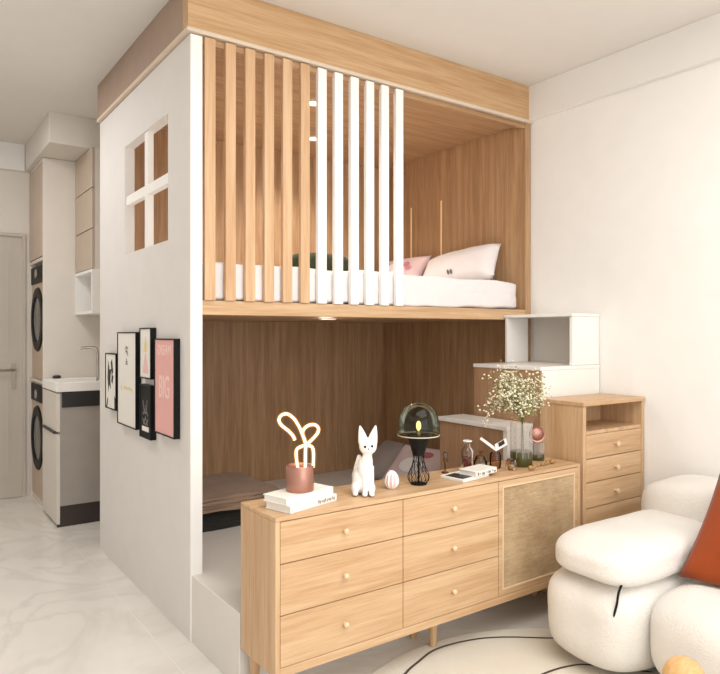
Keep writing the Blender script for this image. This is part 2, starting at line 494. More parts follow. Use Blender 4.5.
for z0, lab in ((.948, 'beige front-loading washing machine with black round door, upper of the stacked pair'),
                (.047, 'beige front-loading washing machine with black round door, lower of the stacked pair')):
    w = thing('washing_machine', lab, 'washing machine', (1.15, 5.56, z0), 'stacked washing machines')
    obj('body', B(TX+.012, 1.4, 5.31, 5.815, z0, z0+.87), M['washer'], w, .008)
    obj('control_panel', B(TX+.004, TX+.016, 5.315, 5.81, z0+.73, z0+.862), M['black'], w, .003)
    bm = BM(); lathe(bm, [(.035, -.028), (0.035, -.034), (0, -.034)], (TX+.012, 5.46, z0+.795), 20, 'x')
    obj('dial', bm, M['steel'], w, smooth=True)
    bm = BM(); lathe(bm, [(.17, -.004), (.175, -.012), (.2, -.015), (.238, -.011), (.248, .002)], (TX+.012, 5.56, z0+.455), 40, 'x')
    ring = obj('door', bm, M['black'], w, smooth=True)
    bm = BM(); lathe(bm, [(0, -.010), (.09, -.009), (.172, -.004)], (TX+.012, 5.56, z0+.455), 40, 'x')
    obj('door_glass', bm, M['washer_glass'], ring, smooth=True)

t = thing('vanity_cabinet', 'white topped wash basin vanity with grey side and dark plinth', 'vanity', (1.18, 5.03, 0))
obj('side_panel', B(TX+.02, HX-.005, 4.785, 4.80, .14, .90), M['cab_grey'], t, .001, label='grey side panel')
obj('body', B(TX+.02, HX-.005, 4.80, 5.272, .05, .90), M['cab_white'], t, .001)
obj('plinth', B(TX+.003, HX-.005, 4.786, 4.80, 0, .14), M['kick'], t, .001, label='dark plinth')
bm = B(TX, TX+.02, 4.785, 5.272, .02, .62); box(bm, TX, TX+.02, 4.785, 5.272, .64, .895)
fd = obj('door', bm, M['cab_white'], t, .001)
obj('handle', B(TX-.012, TX+.001, 4.83, 5.24, .622, .638), M['dark'], fd, .001)
obj('basin_trough', B(TX+.03, HX-.02, 4.774, 4.79, .80, .902), M['dark'], t, .004, label='dark grey basin apron')
bm = B(TX-.005, HX-.005, 4.772, 5.274, .905, .935)
for a in ((TX-.005, TX+.03, 4.772, 5.274, .93, .968), (TX+.03, HX-.005, 4.772, 4.80, .93, .968), (TX+.03, HX-.005, 5.2, 5.274, .93, .968), (1.36, HX-.005, 4.80, 5.2, .93, .968)): box(bm, *a)
obj('countertop', bm, M['white_post'], t, .004)
bm = BM(); tube(bm, spline([(1.20, 4.95, .936), (1.20, 4.95, 1.08), (1.20, 4.95, 1.15), (1.19, 4.955, 1.19), (1.15, 4.965, 1.197), (1.09, 4.975, 1.192)], 6), .010, 10)
lathe(bm, [(0, .936), (.024, .936), (.024, .945), (.011, .95)], (1.20, 4.95, 0), 16)
tag(obj('faucet', bm, M['steel'], None, smooth=True), 'tall steel basin tap on the vanity top in the hall', 'tap')
bm = BM(); superq(bm, (.985, 5.235, .98), (.028, .028, .012), 3, 8)
tag(obj('soap_dish', bm, M['dark'], None, smooth=True), 'small dark soap dish on the vanity rim beside the washing tower', 'soap dish')

t = thing('wall_cabinet', 'tall narrow beige wall cabinet with open white shelf hung above the vanity', 'cabinet', (1.28, 5.02, 1.434))
obj('carcass', B(1.137, HX-.005, 4.77, 5.272, 1.74, 2.576), M['cab_white'], t, .001)
bm = B(1.119, HX-.005, 4.765, 5.274, 1.434, 1.455); box(bm, 1.119, HX-.005, 4.765, 5.274, 1.72, 1.74)
box(bm, 1.119, HX-.005, 4.765, 4.783, 1.455, 1.72); box(bm, HX-.02, HX-.005, 4.783, 5.274, 1.455, 1.72); box(bm, 1.119, HX-.005, 5.256, 5.274, 1.455, 1.72)
obj('open_shelf', bm, M['white_post'], t, .001)
for z0, z1 in ((1.745, 2.015), (2.022, 2.295), (2.302, 2.574)):
    obj('door', B(1.119, 1.136, 4.768, 5.272, z0, z1), M['cab_beige'], t, .002)

# ------------------------------------------------------------------ loft cabin
FX0, FY0, BY = 1.026, 2.695, 4.173
cab = thing('loft_cabin', 'built-in white and oak loft bed cabin with slatted upper bunk and open niche below', 'loft bed', (2.1, 3.43, 0))
# outer white side wall with the little window
wy0, wy1, wz0, wz1 = 2.968, 3.652, 1.722, 2.30
bm = B(FX0, FX0+.052, FY0, wy0, 0, 2.56); box(bm, FX0, FX0+.052, wy1, BY, 0, 2.56)
box(bm, FX0, FX0+.052, wy0, wy1, 0, wz0); box(bm, FX0, FX0+.052, wy0, wy1, wz1, 2.56)
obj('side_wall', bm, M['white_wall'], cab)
obj('front_post', B(FX0+.001, FX0+.053, FY0-.004, FY0+.002, .0, 2.56), M['white_post'], cab, .001, label='white front post')
bm = B(FX0+.008, FX0+.038, wy0, 3.285, 1.985, 2.035); box(bm, FX0+.008, FX0+.038, 3.335, wy1, 1.985, 2.035); box(bm, FX0+.008, FX0+.038, 3.285, 3.335, wz0, wz1)
obj('window_bars', bm, M['white_post'], cab, .002)
bm = B(FX0+.053, FX0+.06, FY0+.08, 2.90, 1.44, 2.56); box(bm, FX0+.053, FX0+.06, FY0+.08, BY-.03, .28, 1.375); box(bm, FX0+.053, FX0+.06, 3.70, BY-.03, 1.44, 2.56)
obj('inner_lining', bm, M['inner_z'], cab)
obj('back_panel', B(FX0+.052, RX-.002, 4.11, BY, .28, 2.566), M['inner_z'], cab)
obj('right_panel', B(3.122, RX-.003, FY0, 4.11, .28, 2.5645), M['inner_z'], cab, .001)
for y in (3.772, 3.446): obj('panel_seam', B(3.1195, 3.1225, y-.006, y+.006, 1.62, 2.22), M['seam_glow'], cab, label='thin seam in the right panel, brightened by emission')  # bright line of each seam is emission, there is no lamp here
obj('inner_ceiling', B(FX0+.052, 3.122, FY0+.05, 4.11, 2.565, 2.578), M['inner_x'], cab)
obj('bunk_deck', B(FX0+.053, 3.13, FY0+.002, 4.11, 1.378, 1.44), M['oak_x'], cab, .002)
obj('fascia', B(FX0-.014, RX-.002, FY0-.014, FY0+.05, 2.582, CEIL-.001), M['fascia'], cab, .001)
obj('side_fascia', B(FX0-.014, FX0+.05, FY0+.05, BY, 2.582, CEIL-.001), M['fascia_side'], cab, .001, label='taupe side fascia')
bm = B(FX0-.02, RX-.002, FY0-.02, FY0+.045, 2.564, 2.581); box(bm, FX0-.02, FX0+.045, FY0+.045, BY, 2.564, 2.581)
obj('trim_strip', bm, M['trim'], cab, .002)
obj('slat_rail', B(FX0+.053, 3.122, FY0+.004, FY0+.045, 2.535, 2.56), M['inner_x'], cab)
for i in range(12):
    xc = 1.1115+.0939*i; w = .0240
    obj('slat', B(xc-w, xc+w, FY0-.012, FY0+.012, 1.44, 2.559), M['slat'] if i < 6 else M['white_slat'], cab, .002, label='oak slat' if i < 6 else 'white slat')
obj('platform', B(FX0+.006, RX-.003, 2.225, 4.11, 0, .28), M['platform'], cab, .003, label='white raised base platform')

for x, y, l in ((1.89, 3.12, 'round recessed spotlight in the cabin ceiling, nearer the slats'), (2.235, 3.69, 'round recessed spotlight in the cabin ceiling, nearer the back panel')):
    s = thing('recessed_spotlight', l, 'spotlight', (x, y, 2.556), 'cabin ceiling spotlights')
    bm = BM(); lathe(bm, [(.034, .009), (.045, .009), (.045, 0), (.034, 0)], (x, y, 2.556), 28)
    obj('bezel', bm, M['white_post'], s)
    bm = BM(); lathe(bm, [(0, .004), (.034, .004)], (x, y, 2.556), 28)
    obj('lens', bm, M['spot_glow'], s)
s = thing('under_bunk_light', 'small slim white light fixed under the bunk deck', 'light', (1.9, 3.01, 1.366))
obj('housing', B(1.86, 1.955, 2.99, 3.022, 1.3735, 1.378), M['white_post'], s, .002)
obj('diffuser', B(1.865, 1.95, 2.995, 3.017, 1.3715, 1.3738), M['led'], s)

# bedding on the bunk
bm = BM()
superq(bm, (2.1, 3.41, 1.5265), (1.023, .697, .086), 20, 60, .012, 7, 3)
mt = tag(obj('mattress', bm, M['sheet'], None, smooth=True, auto=False), 'white sheeted mattress on the upper bunk behind the slats', 'mattress')
c, u, v = (2.985, 3.13, 1.715), (.03, -.66, .06), (.17, .10, .22)
bm = BM(); pillow(bm, c, u, v, .20, seed=2)
p = tag(obj('bed_pillow', bm, M['pillow_white'], None, smooth=True, auto=False), 'plump white pillow with pink underside at the right end of the bunk', 'pillow')
bm = BM(); 
for cx in (-.02, .06):
    bm = BM(); pillow_patch(bm, c, u, v, .20, [disc_poly(cx, -.74, .03, .10)]); obj('motif', bm, M['stitch_grey'], p, label='small grey motif')
c, u, v = (2.99, 3.74, 1.715), (0, -.54, 0), (.14, 0, .25)
bm = BM(); pillow(bm, c, u, v, .14, seed=5)
p = tag(obj('bed_pillow', bm, M['pillow_pink'], None, smooth=True, auto=False), 'pale pink patterned pillow farther back on the bunk, half behind the slats', 'pillow')
bm = BM(); pillow_patch(bm, c, u, v, .14, [disc_poly(.0, .0, .42, .5, 20)]); obj('motif', bm, M['pillow_white'], p, label='white oval motif')
for d in ((.45, .35, .12, .16), (.6, .1, .1, .14), (-.4, .4, .12, .14)):
    bm = BM(); pillow_patch(bm, c, u, v, .14, [disc_poly(*d)], lift=.007); obj('motif', bm, M['stitch_rose'], p, label='rose flower motif')
for d in ((.1, -.45, .16, .14), (-.5, -.2, .1, .14)):
    bm = BM(); pillow_patch(bm, c, u, v, .14, [disc_poly(*d)], lift=.007); obj('motif', bm, M['stitch_gold'], p, label='gold dot motif')
bm = BM(); superq(bm, (2.135, 3.45, 1.70), (.225, .10, .085), 2.8, 14, .006, 14)
tag(obj('bolster_cushion', bm, M['bolster'], None, smooth=True, auto=False), 'dark green bolster cushion on the bunk behind the white slats', 'cushion')

# folded blankets in the niche
def blanket(name, x0, x1, y0, y1, z0, h, layers, mat, lab, seed):
    bm = BM(); th = h/layers
    for i in range(layers):
        o = .018*math.sin(seed+i*2.1)
        superq(bm, ((x0+x1)/2+o, (y0+y1)/2-abs(o)*.6, z0+th*(i+.5)), ((x1-x0)/2, (y1-y0)/2, th*.52), 14, 22, .007, 7, seed+i)
    # rolled edge of the fold along the near side
    for k in range(layers-1):
        pts = [(x0+.03+(x1-x0-.06)*j/6, y0+.012, z0+th*(k+1)+.004*math.sin(j+seed)) for j in range(7)]
        tube(bm, pts, th*.5, 8)
    return tag(obj(name, bm, mat, None, smooth=True, auto=False), lab, 'blanket')
blanket('folded_blanket', 1.13, 1.75, 3.24, 3.76, .281, .10, 3, M['blanket_dark'], 'charcoal folded blanket lying on the white platform under the brown one', 1)
blanket('folded_blanket', 1.12, 1.74, 3.20, 3.74, .383, .075, 4, M['blanket'], 'taupe brown folded blanket on top of the charcoal blanket in the niche', 4)
c, u, v = (2.86, 3.66, .40), (.03, -.52, 0), (.32, 0, .22)
bm = BM(); pillow(bm, c, u, v, .13, seed=8)
tag(obj('throw_cushion', bm, M['cush_grey'], None, smooth=True, auto=False), 'plain grey cushion leaning in the niche behind the pink cushion', 'cushion')
c, u, v = (2.74, 3.24, .43), (.10, -.46, .0), (.30, .08, .24)
bm = BM(); pillow(bm, c, u, v, .12, seed=9)
p = tag(obj('throw_cushion', bm, M['cush_pink'], None, smooth=True, auto=False), 'pale pink cushion in the niche behind the mushroom lamp', 'cushion')
bm = BM(); pillow_patch(bm, c, u, v, .12, [disc_poly(-.1, -.1, .42, .34, 20)], 1); obj('motif', bm, M['pillow_white'], p, label='white oval motif')
bm = BM(); pillow_patch(bm, c, u, v, .12, [disc_poly(.25, .45, .2, .16), disc_poly(.0, .5, .12, .12)], 1, lift=.006); obj('motif', bm, M['cush_rose'], p, label='rose motif')

# ------------------------------------------------------------------ storage stairs and chest
t = thing('storage_step', 'lowest white stair box with brown side behind the sideboard, top level with the vase', 'stair box', (2.59, 2.48, .28), 'storage stair boxes')
obj('body', B(2.492, 2.672, 2.29, 2.76, .281, .815), M['stair_brown'], t, .001, label='brown side panels')
obj('front_panel', B(2.486, 2.676, 2.262, 2.29, .281, .815), M['stair_white'], t, .002)
obj('top', B(2.480, 2.676, 2.260, 2.765, .815, .838), M['stair_white'], t, .003)
t = thing('storage_step', 'middle white stair box with brown side, under the open cube and behind the oak chest', 'stair box', (2.92, 2.46, .28), 'storage stair boxes')
obj('body', B(2.684, RX-.055, 2.219, 2.688, .281, 1.108), M['stair_brown'], t, .001, label='brown side panels')
obj('front_panel', B(2.690, RX-.004, 2.2145, 2.219, .281, 1.108), M['stair_white'], t, .002)
obj('top', B(2.678, RX-.004, 2.213, 2.692, 1.108, 1.128), M['stair_white'], t, .003)
t = thing('storage_step', 'topmost white stair box, an open cube beside the bunk deck', 'stair box', (3.05, 2.45, 1.129), 'storage stair boxes')
obj('front_panel', B(2.938, RX-.004, 2.218, 2.238, 1.129, 1.388), M['stair_white'], t, .002)
obj('back_panel', B(2.938, 3.118, 2.672, 2.69, 1.129, 1.388), M['stair_white'], t, .002)
obj('inner_panel', B(RX-.016, RX-.004, 2.238, 2.672, 1.129, 1.388), M['stair_shade'], t, .001, label='inner panel coloured grey for shade')  # stands for the room wall behind, its shade put into the grey
obj('top', B(2.930, RX-.004, 2.213, 2.693, 1.388, 1.405), M['stair_white'], t, .003)

CY0, CY1, CX0, CX1 = 1.95, 2.205, 2.662, RX-.004
t = thing('chest_of_drawers', 'tall narrow oak chest with open shelf over drawers beside the right wall', 'chest', (2.91, 2.08, 0))
bm = B(CX0, CX0+.024, CY0, CY1, 0, .952); box(bm, CX1-.024, CX1, CY0, CY1, 0, .952)
box(bm, CX0+.024, CX1-.024, CY1-.012, CY1, 0, .952); box(bm, CX0+.024, CX1-.024, CY0+.004, CY1-.012, .815, .832); box(bm, CX0+.024, CX1-.024, CY0+.02, CY1-.012, .0, .06)
obj('carcass', bm, M['oak_z'], t, .0015)
obj('top', B(CX0-.004, CX1, CY0-.006, CY1, .952, .972), M['oak_x'], t, .002)
zs = [.815, .70, .587, .465, .31, .06]
for a, b in zip(zs, zs[1:]):
    dr = obj('drawer', B(CX0+.027, CX1-.027, CY0+.002, CY1-.02, b+.002, a-.002), M['oak_x'], t, .0015)
    bm = BM(); lathe(bm, [(.006, .004), (.006, -.012), (.012, -.016), (.012, -.022), (0, -.025)], ((CX0+CX1)/2, CY0, (a+b)/2), 16, 'y')
    obj('knob', bm, M['knob'], dr, smooth=True)

# ------------------------------------------------------------------ sideboard
SX0, SX1, SY0, SY1, ST, SB = 1.034, 2.642, 1.95, 2.217, .688, .155
t = thing('sideboard', 'long oak sideboard with six drawers and one rattan door on tapered legs', 'sideboard', (1.84, 2.08, 0))
obj('top', B(SX0, SX1, SY0, SY1, ST-.014, ST), M['oak_x'], t, .002)
for a in (SX0, SX1-.018): obj('side_panel', B(a, a+.018, SY0, SY1, SB, ST-.014), M['oak_z'], t, .002)
obj('bottom_rail', B(SX0+.018, SX1-.018, SY0, SY1, SB, .186), M['oak_x'], t, .002)
bm = B(SX0+.018, SX1-.018, SY0+.012, SY1-.004, .186, ST-.014)
obj('inner_carcass', bm, M['gap_shade'], t, label='inner carcass coloured dark for the shade in the gaps')  # near-black colour stands in for shade between the drawers
cols = [(SX0+.0195, 1.5735), (1.5765, 2.0895)]
rows = [(.533, .6715), (.361, .530), (.188, .358)]
for x0, x1 in cols:
    for z0, z1 in rows:
        dr = obj('drawer', B(x0, x1, SY0+.001, SY0+.0125, z0, z1), M['oak_x'], t, .001)
        bm = BM(); zc = (z0+z1)/2-.001
        lathe(bm, [(.006, .004), (.006, -.008), (.010, -.011), (.010, -.016), (.007, -.019), (0, -.020)], ((x0+x1)/2-.005, SY0, zc), 20, 'y')
        obj('knob', bm, M['knob'], dr, smooth=True)
x0, x1, z0, z1 = 2.0925, SX1-.0195, .188, .6715
bm = BM(); fw = .022
for a in ((x0, x1, z0, z0+fw), (x0, x1, z1-fw, z1), (x0, x0+fw, z0+fw, z1-fw), (x1-fw, x1, z0+fw, z1-fw)): box(bm, a[0], a[1], SY0+.001, SY0+.0125, a[2], a[3])
dr = obj('cabinet_door', bm, M['oak_x'], t, .001)
bm = BM(); a0, a1, b0, b1 = x0+fw, x1-fw, z0+fw, z1-fw; e = .007
for a in ((a0, a1, b0, b0+e), (a0, a1, b1-e, b1), (a0, a0+e, b0+e, b1-e), (a1-e, a1, b0+e, b1-e)): box(bm, a[0], a[1], SY0-.001, SY0+.0125, a[2], a[3])
obj('bead_moulding', bm, M['knob'], dr, .001)
obj('rattan_panel', B(a0+e, a1-e, SY0+.004, SY0+.0125, b0+e, b1-e), M['rattan'], dr)
for x, y in ((1.075, 1.985), (1.075, 2.185), (1.82, 2.06), (1.82, 2.185), (2.6, 1.985), (2.6, 2.185)):
    bm = BM(); zb = .013 if y < 2.08 and 1.3 < x < 2.3 else 0
    lathe(bm, [(0, zb), (.0135, zb), (.022, SB), (0, SB)], (x, y, 0), 20)
    obj('leg', bm, M['oak_z'], t, smooth=True)

# ------------------------------------------------------------------ things on the sideboard
def quad_block(bm, p, q, w, z0, z1):
    """flat block: edge p->q is the front, w the depth vector"""
    p, q, w = Vector(p), Vector(q), Vector(w)
    lo = [Vector((a.x, a.y, z0)) for a in (p, q, q+w, p+w)]; hi = [Vector((a.x, a.y, z1)) for a in (p, q, q+w, p+w)]
    L = [bm.verts.new(a) for a in lo]; Hh = [bm.verts.new(a) for a in hi]
    bm.faces.new(L[::-1]); bm.faces.new(Hh)
    for i in range(4): bm.faces.new((L[i], L[(i+1) % 4], Hh[(i+1) % 4], Hh[i]))

def book(name, lab, p, q, w, z0, z1, cover, group=None, spine_marks=()):
    """p->q spine edge on the near side, w depth; cover boards wrap a page block"""
    p, q, w = Vector((*p, 0)), Vector((*q, 0)), Vector((*w, 0)); e = (q-p).normalized(); n = w.normalized()
    m = (p+q+w)/2
    t = thing(name, lab, 'book', (m.x, m.y, z0), group)
    bm = BM(); th = .003
    quad_block(bm, p, q, w, z0, z0+th); quad_block(bm, p, q, w, z1-th, z1); quad_block(bm, p, q, n*th, z0+th, z1-th)
    cv = obj('cover', bm, cover, t, .0008)
    bm = BM(); quad_block(bm, p+e*.004+n*th, q-e*.004+n*th, w-n*(th+.004), z0+th, z1-th)
    obj('pages', bm, M['paper'], t)
    if spine_marks:
        bm = BM()
        for a, b, za, zb in spine_marks:
            quad_block(bm, p+(q-p)*a-n*.0006, p+(q-p)*b-n*.0006, n*.001, z0+(z1-z0)*za, z0+(z1-z0)*zb)
        obj('spine_print', bm, M['ink_grey'], cv)
    return t
# two cream books, spine to the camera
marks = [(.58+.038*i, .58+.038*i+(.02 if i % 3 else .028), .25 if i % 2 else .35, .68 if i % 4 else .8) for i in range(10)]
book('cream_book', 'thick cream hardback directly on the sideboard top, under the neon lamp and another book', (1.100, 1.966), (1.328, 2.030), (-.034, .122), ST+.0005, ST+.0255, M['paper'], 'books under the neon lamp', marks)
book('cream_book', 'cream hardback lying on another book, the copper neon lamp standing on it', (1.092, 1.980), (1.322, 2.044), (-.032, .112), ST+.026, ST+.050, M['paper'], 'books under the neon lamp')

# neon lamp
LR = Vector((.8171, -.5764, 0))
nb = Vector((1.192, 2.062, ST+.0505))
t = thing('neon_lamp', 'copper cylinder table lamp with glowing looped neon tube, standing on two books', 'lamp', nb)
bm = BM(); lathe(bm, [(0, 0), (.048, 0), (.050, .004), (.050, .086), (.047, .09), (.044, .088), (.042, .08), (0, .078)], nb, 40)
obj('base', bm, M['copper'], t, smooth=True)
k = .00060
def npt(a, b, dep=0): return nb + LR*((a-228)*k) + Vector((0, 0, .088+(368-b)*k)) + Vector((.5764, .8171, 0))*dep
A = spline([npt(199, 215, -.01), npt(188, 190, -.008), npt(160, 160, -.005), npt(118, 128), npt(102, 98, .004), npt(116, 70, .006), npt(150, 62, .006), npt(188, 86, .004), npt(222, 135), npt(245, 185, -.004), npt(262, 235, -.006), npt(261, 290, -.004), npt(260, 380, 0)], 8)
Bp = spline([npt(262, 250, .012), npt(300, 215, .016), npt(330, 180, .014), npt(337, 150, .01), npt(318, 128, .008), npt(285, 128, .006), npt(254, 148, .004), npt(243, 178, .006), npt(252, 215, .010), npt(262, 250, .012)], 8)
Cp = spline([npt(215, 380, .0), npt(206, 320, .002), npt(208, 275, .004), npt(240, 255, .008), npt(275, 252, .01), npt(300, 262, .008), npt(308, 300, .006), npt(306, 380, 0)], 8)
bm = BM()
for P in (A, Bp, Cp): tube(bm, P, .0052, 8)
obj('neon_tube', bm, M['neon'], t, smooth=True)
bm = BM()
for P in (A, Bp, Cp): tube(bm, P, .0105, 10)
obj('tube_halo', bm, M['halo'], t, smooth=True, label='added haze of light, a glowing sleeve around the neon tube')  # added shell, imitates the soft glow of the neon

# ceramic cat
cb = Vector((1.462, 2.03, ST))
FW = Vector((-.52, -.854, 0)).normalized()      # faces the camera, turned a little
SD = Vector((-FW.y, FW.x, 0))                   # to the picture's right
def cp(s, f, z): return cb + SD*s + FW*f + Vector((0, 0, z))
rotm = Matrix((SD, FW, Vector((0, 0, 1)))).transposed()
bm = BM()
ellipsoid(bm, cp(-.018, -.03, .05), (.036, .044, .052), rot=rotm)          # haunches
ellipsoid(bm, cp(-.006, -.012, .09), (.028, .034, .058), rot=rotm)          # trunk
ellipsoid(bm, cp(.002, .0, .125), (.022, .024, .036), rot=rotm)             # chest
tube(bm, [cp(.002, 0, .13), cp(.004, .002, .165)], [.020, .017], 14)
ellipsoid(bm, cp(.005, .006, .184), (.034, .031, .032), rot=rotm)           # head
ellipsoid(bm, cp(.005, .022, .177), (.019, .016, .015), rot=rotm)           # muzzle
for s in (-1, 1):
    tube(bm, [cp(.005+s*.018, 0, .196), cp(.005+s*.021, -.001, .222), cp(.005+s*.026, -.002, .243), cp(.005+s*.030, -.002, .262)], [.019, .0165, .010, .003], 12)
    tube(bm, [cp(.003+s*.011, .008, .11), cp(.005+s*.012, .014, .06), cp(.005+s*.012, .018, .008)], [.014, .0105, .0095], 12)
    ellipsoid(bm, cp(.005+s*.013, .026, .008), (.011, .017, .008), rot=rotm)
    ellipsoid(bm, cp(-.012+s*.03, -.012, .024), (.017, .036, .024), rot=rotm)
    ellipsoid(bm, cp(-.012+s*.031, .012, .009), (.011, .02, .009), rot=rotm)
tube(bm, [cp(-.035, -.06, .02), cp(-.042, -.065, .06), cp(-.034, -.05, .10), cp(-.024, -.036, .142)], [.011, .011, .010, .009], 12)
bm = remeshed(bm, .0028, 6)
zmin = min(v.co.z for v in bm.verts); bmesh.ops.translate(bm, verts=bm.verts, vec=(0, 0, ST+.0005-zmin))
cat = tag(obj('cat_figurine', bm, M['ceramic'], None, smooth=True, auto=False), 'white ceramic sitting cat figurine on the sideboard between neon lamp and egg', 'figurine')
bm = BM()
for s, z in ((-1, .189), (1, .191)): ellipsoid(bm, cp(.005+s*.013, .0345, z), (.005, .003, .005), 12, 8, rotm)
obj('eye', bm, M['black'], cat, smooth=True)
bm = BM(); ellipsoid(bm, cp(.005, .0375, .181), (.0035, .003, .0026), 12, 8, rotm)
obj('nose', bm, M['black'], cat, smooth=True)

# striped egg ornament
eb = Vector((1.607, 2.062, ST))
t = thing('egg_ornament', 'small ribbed pink and white egg ornament between the cat and the mushroom lamp', 'ornament', eb)
bm = BM(); prof = [(0, .001)] + [(.0235*math.sin(PI*i/14)*(1-.14*math.cos(PI*(14-i)/14)), .035-.034*math.cos(PI*i/14)) for i in range(1, 14)] + [(0, .069)]
lathe(bm, prof, eb, 28)
obj('shell', bm, M['pink_ink'], t, smooth=True)
bm = BM()
for i in range(9):
    a = 2*PI*i/9
    pts = []
    for j in range(1, 10):
        r, h = .0245*math.sin(PI*j/10)*(1-.14*math.cos(PI*(10-j)/10)), .035-.034*math.cos(PI*j/10)
        pts.append(eb+Vector((r*math.cos(a), r*math.sin(a), h)))
    tube(bm, pts, .0042, 8)
obj('rib', bm, M['ceramic'], t, smooth=True)

# mushroom lamp
lb = Vector((1.745, 2.062, ST))
t = thing('mushroom_lamp', 'black wire-base table lamp with smoked glass mushroom dome', 'lamp', lb)
bm = BM(); lathe(bm, [(0, 0), (.033, 0), (.033, .004), (.0, .006)], lb, 32); lathe(bm, [(.004, .004), (.004, .2)], lb, 10)
for i in range(14):
    for s in (-1, 1):
        pts = []
        for j in range(11):
            h = j/10; r = [.031, .041, .0445, .043, .038, .032, .027, .024, .0225, .0225, .024][j]
            a = 2*PI*i/14+s*h*1.1
            pts.append(lb+Vector((r*math.cos(a), r*math.sin(a), .004+.12*h)))
        tube(bm, pts, .0009, 5)
obj('wire_base', bm, M['black'], t)
bm = BM(); lathe(bm, [(.0235, .118), (.028, .135), (.036, .165), (.046, .193), (.046, .196), (.0, .197)], lb, 32)
obj('funnel', bm, M['black'], t, smooth=True)
bm = BM(); lathe(bm, [(.083, .199), (.0845, .225), (.083, .255), (.076, .285), (.062, .308), (.042, .324), (.02, .331), (0, .333)], lb, 40)
obj('dome_shade', bm, M['dome'], t, smooth=True)
bm = BM(); tube(bm, [lb+Vector((.084*math.cos(2*PI*i/40), .084*math.sin(2*PI*i/40), .199)) for i in range(40)], .0022, 8, True)
obj('rim', bm, M['rim'], t, smooth=True)
bm = BM(); lathe(bm, [(.009, .196), (.009, .215), (0, .216)], lb, 16)
obj('bulb_holder', bm, M['gold'], t, smooth=True)
bm = BM(); ellipsoid(bm, lb+Vector((0, 0, .236)), (.010, .010, .020), 14, 10)
obj('bulb', bm, M['bulb'], t, smooth=True)

# magazines
t = thing('magazine', 'thin magazine with a dark cover photo lying under the white book', 'magazine', (2.0, 2.05, ST))
bm = BM(); quad_block(bm, (1.905, 1.970, 0), (2.085, 2.000, 0), (-.012, .125, 0), ST+.0005, ST+.012)
obj('pages', bm, M['paper'], t, .001)
bm = BM(); quad_block(bm, (1.915, 1.985, 0), (1.985, 1.998, 0), (-.011, .095, 0), ST+.012, ST+.0126)
obj('cover_photo', bm, M['dark'], t)
bmk = [(.08, .15, .2, .75), (.2, .24, .3, .6), (.3, .42, .15, .6), (.5, .53, .3, .7), (.58, .7, .2, .65), (.78, .82, .3, .8), (.86, .95, .15, .5)]
book('white_book', 'white book with black spine lettering lying on the magazine, crowded with glassware behind', (1.985, 1.978), (2.135, 2.002), (-.012, .09), ST+.0125, ST+.034, M['paper'], None, bmk)

# glassware
def on(px, py): pass
g = Vector((1.975, 2.155, ST))
t = thing('candlestick', 'small slim clear glass candlestick with ball top, left of the red carafe', 'candlestick', g)
bm = BM(); lathe(bm, [(0, .0005), (.016, .0005), (.015, .006), (.004, .01), (.004, .045), (.010, .05), (.010, .066), (0, .067)], g, 20)
obj('stem', bm, M['amber'], t, smooth=True)
bm = BM(); ellipsoid(bm, g+Vector((0, 0, .080)), (.011, .011, .013), 16, 10); obj('ball', bm, M['clear'], t, smooth=True)

g = Vector((2.085, 2.130, ST))
t = thing('carafe', 'clear glass carafe half filled with dark red liquid behind the white book', 'carafe', g)
bm = BM(); lathe(bm, [(0, .0005), (.026, .0005), (.028, .004), (.028, .085), (.024, .098), (.014, .108), (.013, .122), (.019, .134)], g, 28)
obj('glass_body', bm, M['clear'], t, smooth=True)
bm = BM(); lathe(bm, [(0, .003), (.0255, .003), (.0262, .062), (0, .062)], g, 28); obj('liquid', bm, M['wine'], t, smooth=True)
bm = BM(); tube(bm, [g+Vector((.019*math.cos(2*PI*i/24), .019*math.sin(2*PI*i/24), .134)) for i in range(24)], .0022, 8, True); obj('rim', bm, M['ceramic'], t, smooth=True)

g = Vector((2.170, 2.135, ST))
t = thing('glass_jar', 'low round clear glass jar with knobbed lid, right of the red carafe', 'jar', g)
bm = BM(); lathe(bm, [(0, .0005), (.024, .0005), (.031, .014), (.031, .034), (.022, .048)], g, 28); obj('bowl', bm, M['clear'], t, smooth=True)
bm = BM(); lathe(bm, [(.024, .048), (.020, .058), (.006, .063), (.005, .068), (.009, .074), (.009, .082), (0, .086)], g, 24); obj('lid', bm, M['amber'], t, smooth=True)
g = Vector((2.235, 2.105, ST))
tb = BM(); lathe(tb, [(0, .0005), (.022, .0005), (.026, .01), (.026, .06), (.020, .074), (.0, .075)], g, 24)
tag(obj('glass_tumbler', tb, M['amber'], None, smooth=True), 'squat amber tinted glass under the open photo card', 'glass')
g = Vector((2.262, 2.035, ST))
t = thing('tea_light_holder', 'faceted amber glass tea light holder near the vase, right end of the glassware', 'candle holder', g)
bm = BM(); lathe(bm, [(0, .0005), (.014, .0005), (.027, .02), (.024, .04), (.016, .05)], g, 8); obj('holder', bm, M['amber'], t)
bm = BM(); lathe(bm, [(0, .006), (.013, .006), (.013, .022), (0, .022)], g, 16); obj('candle', bm, M['blossom'], t, smooth=True)

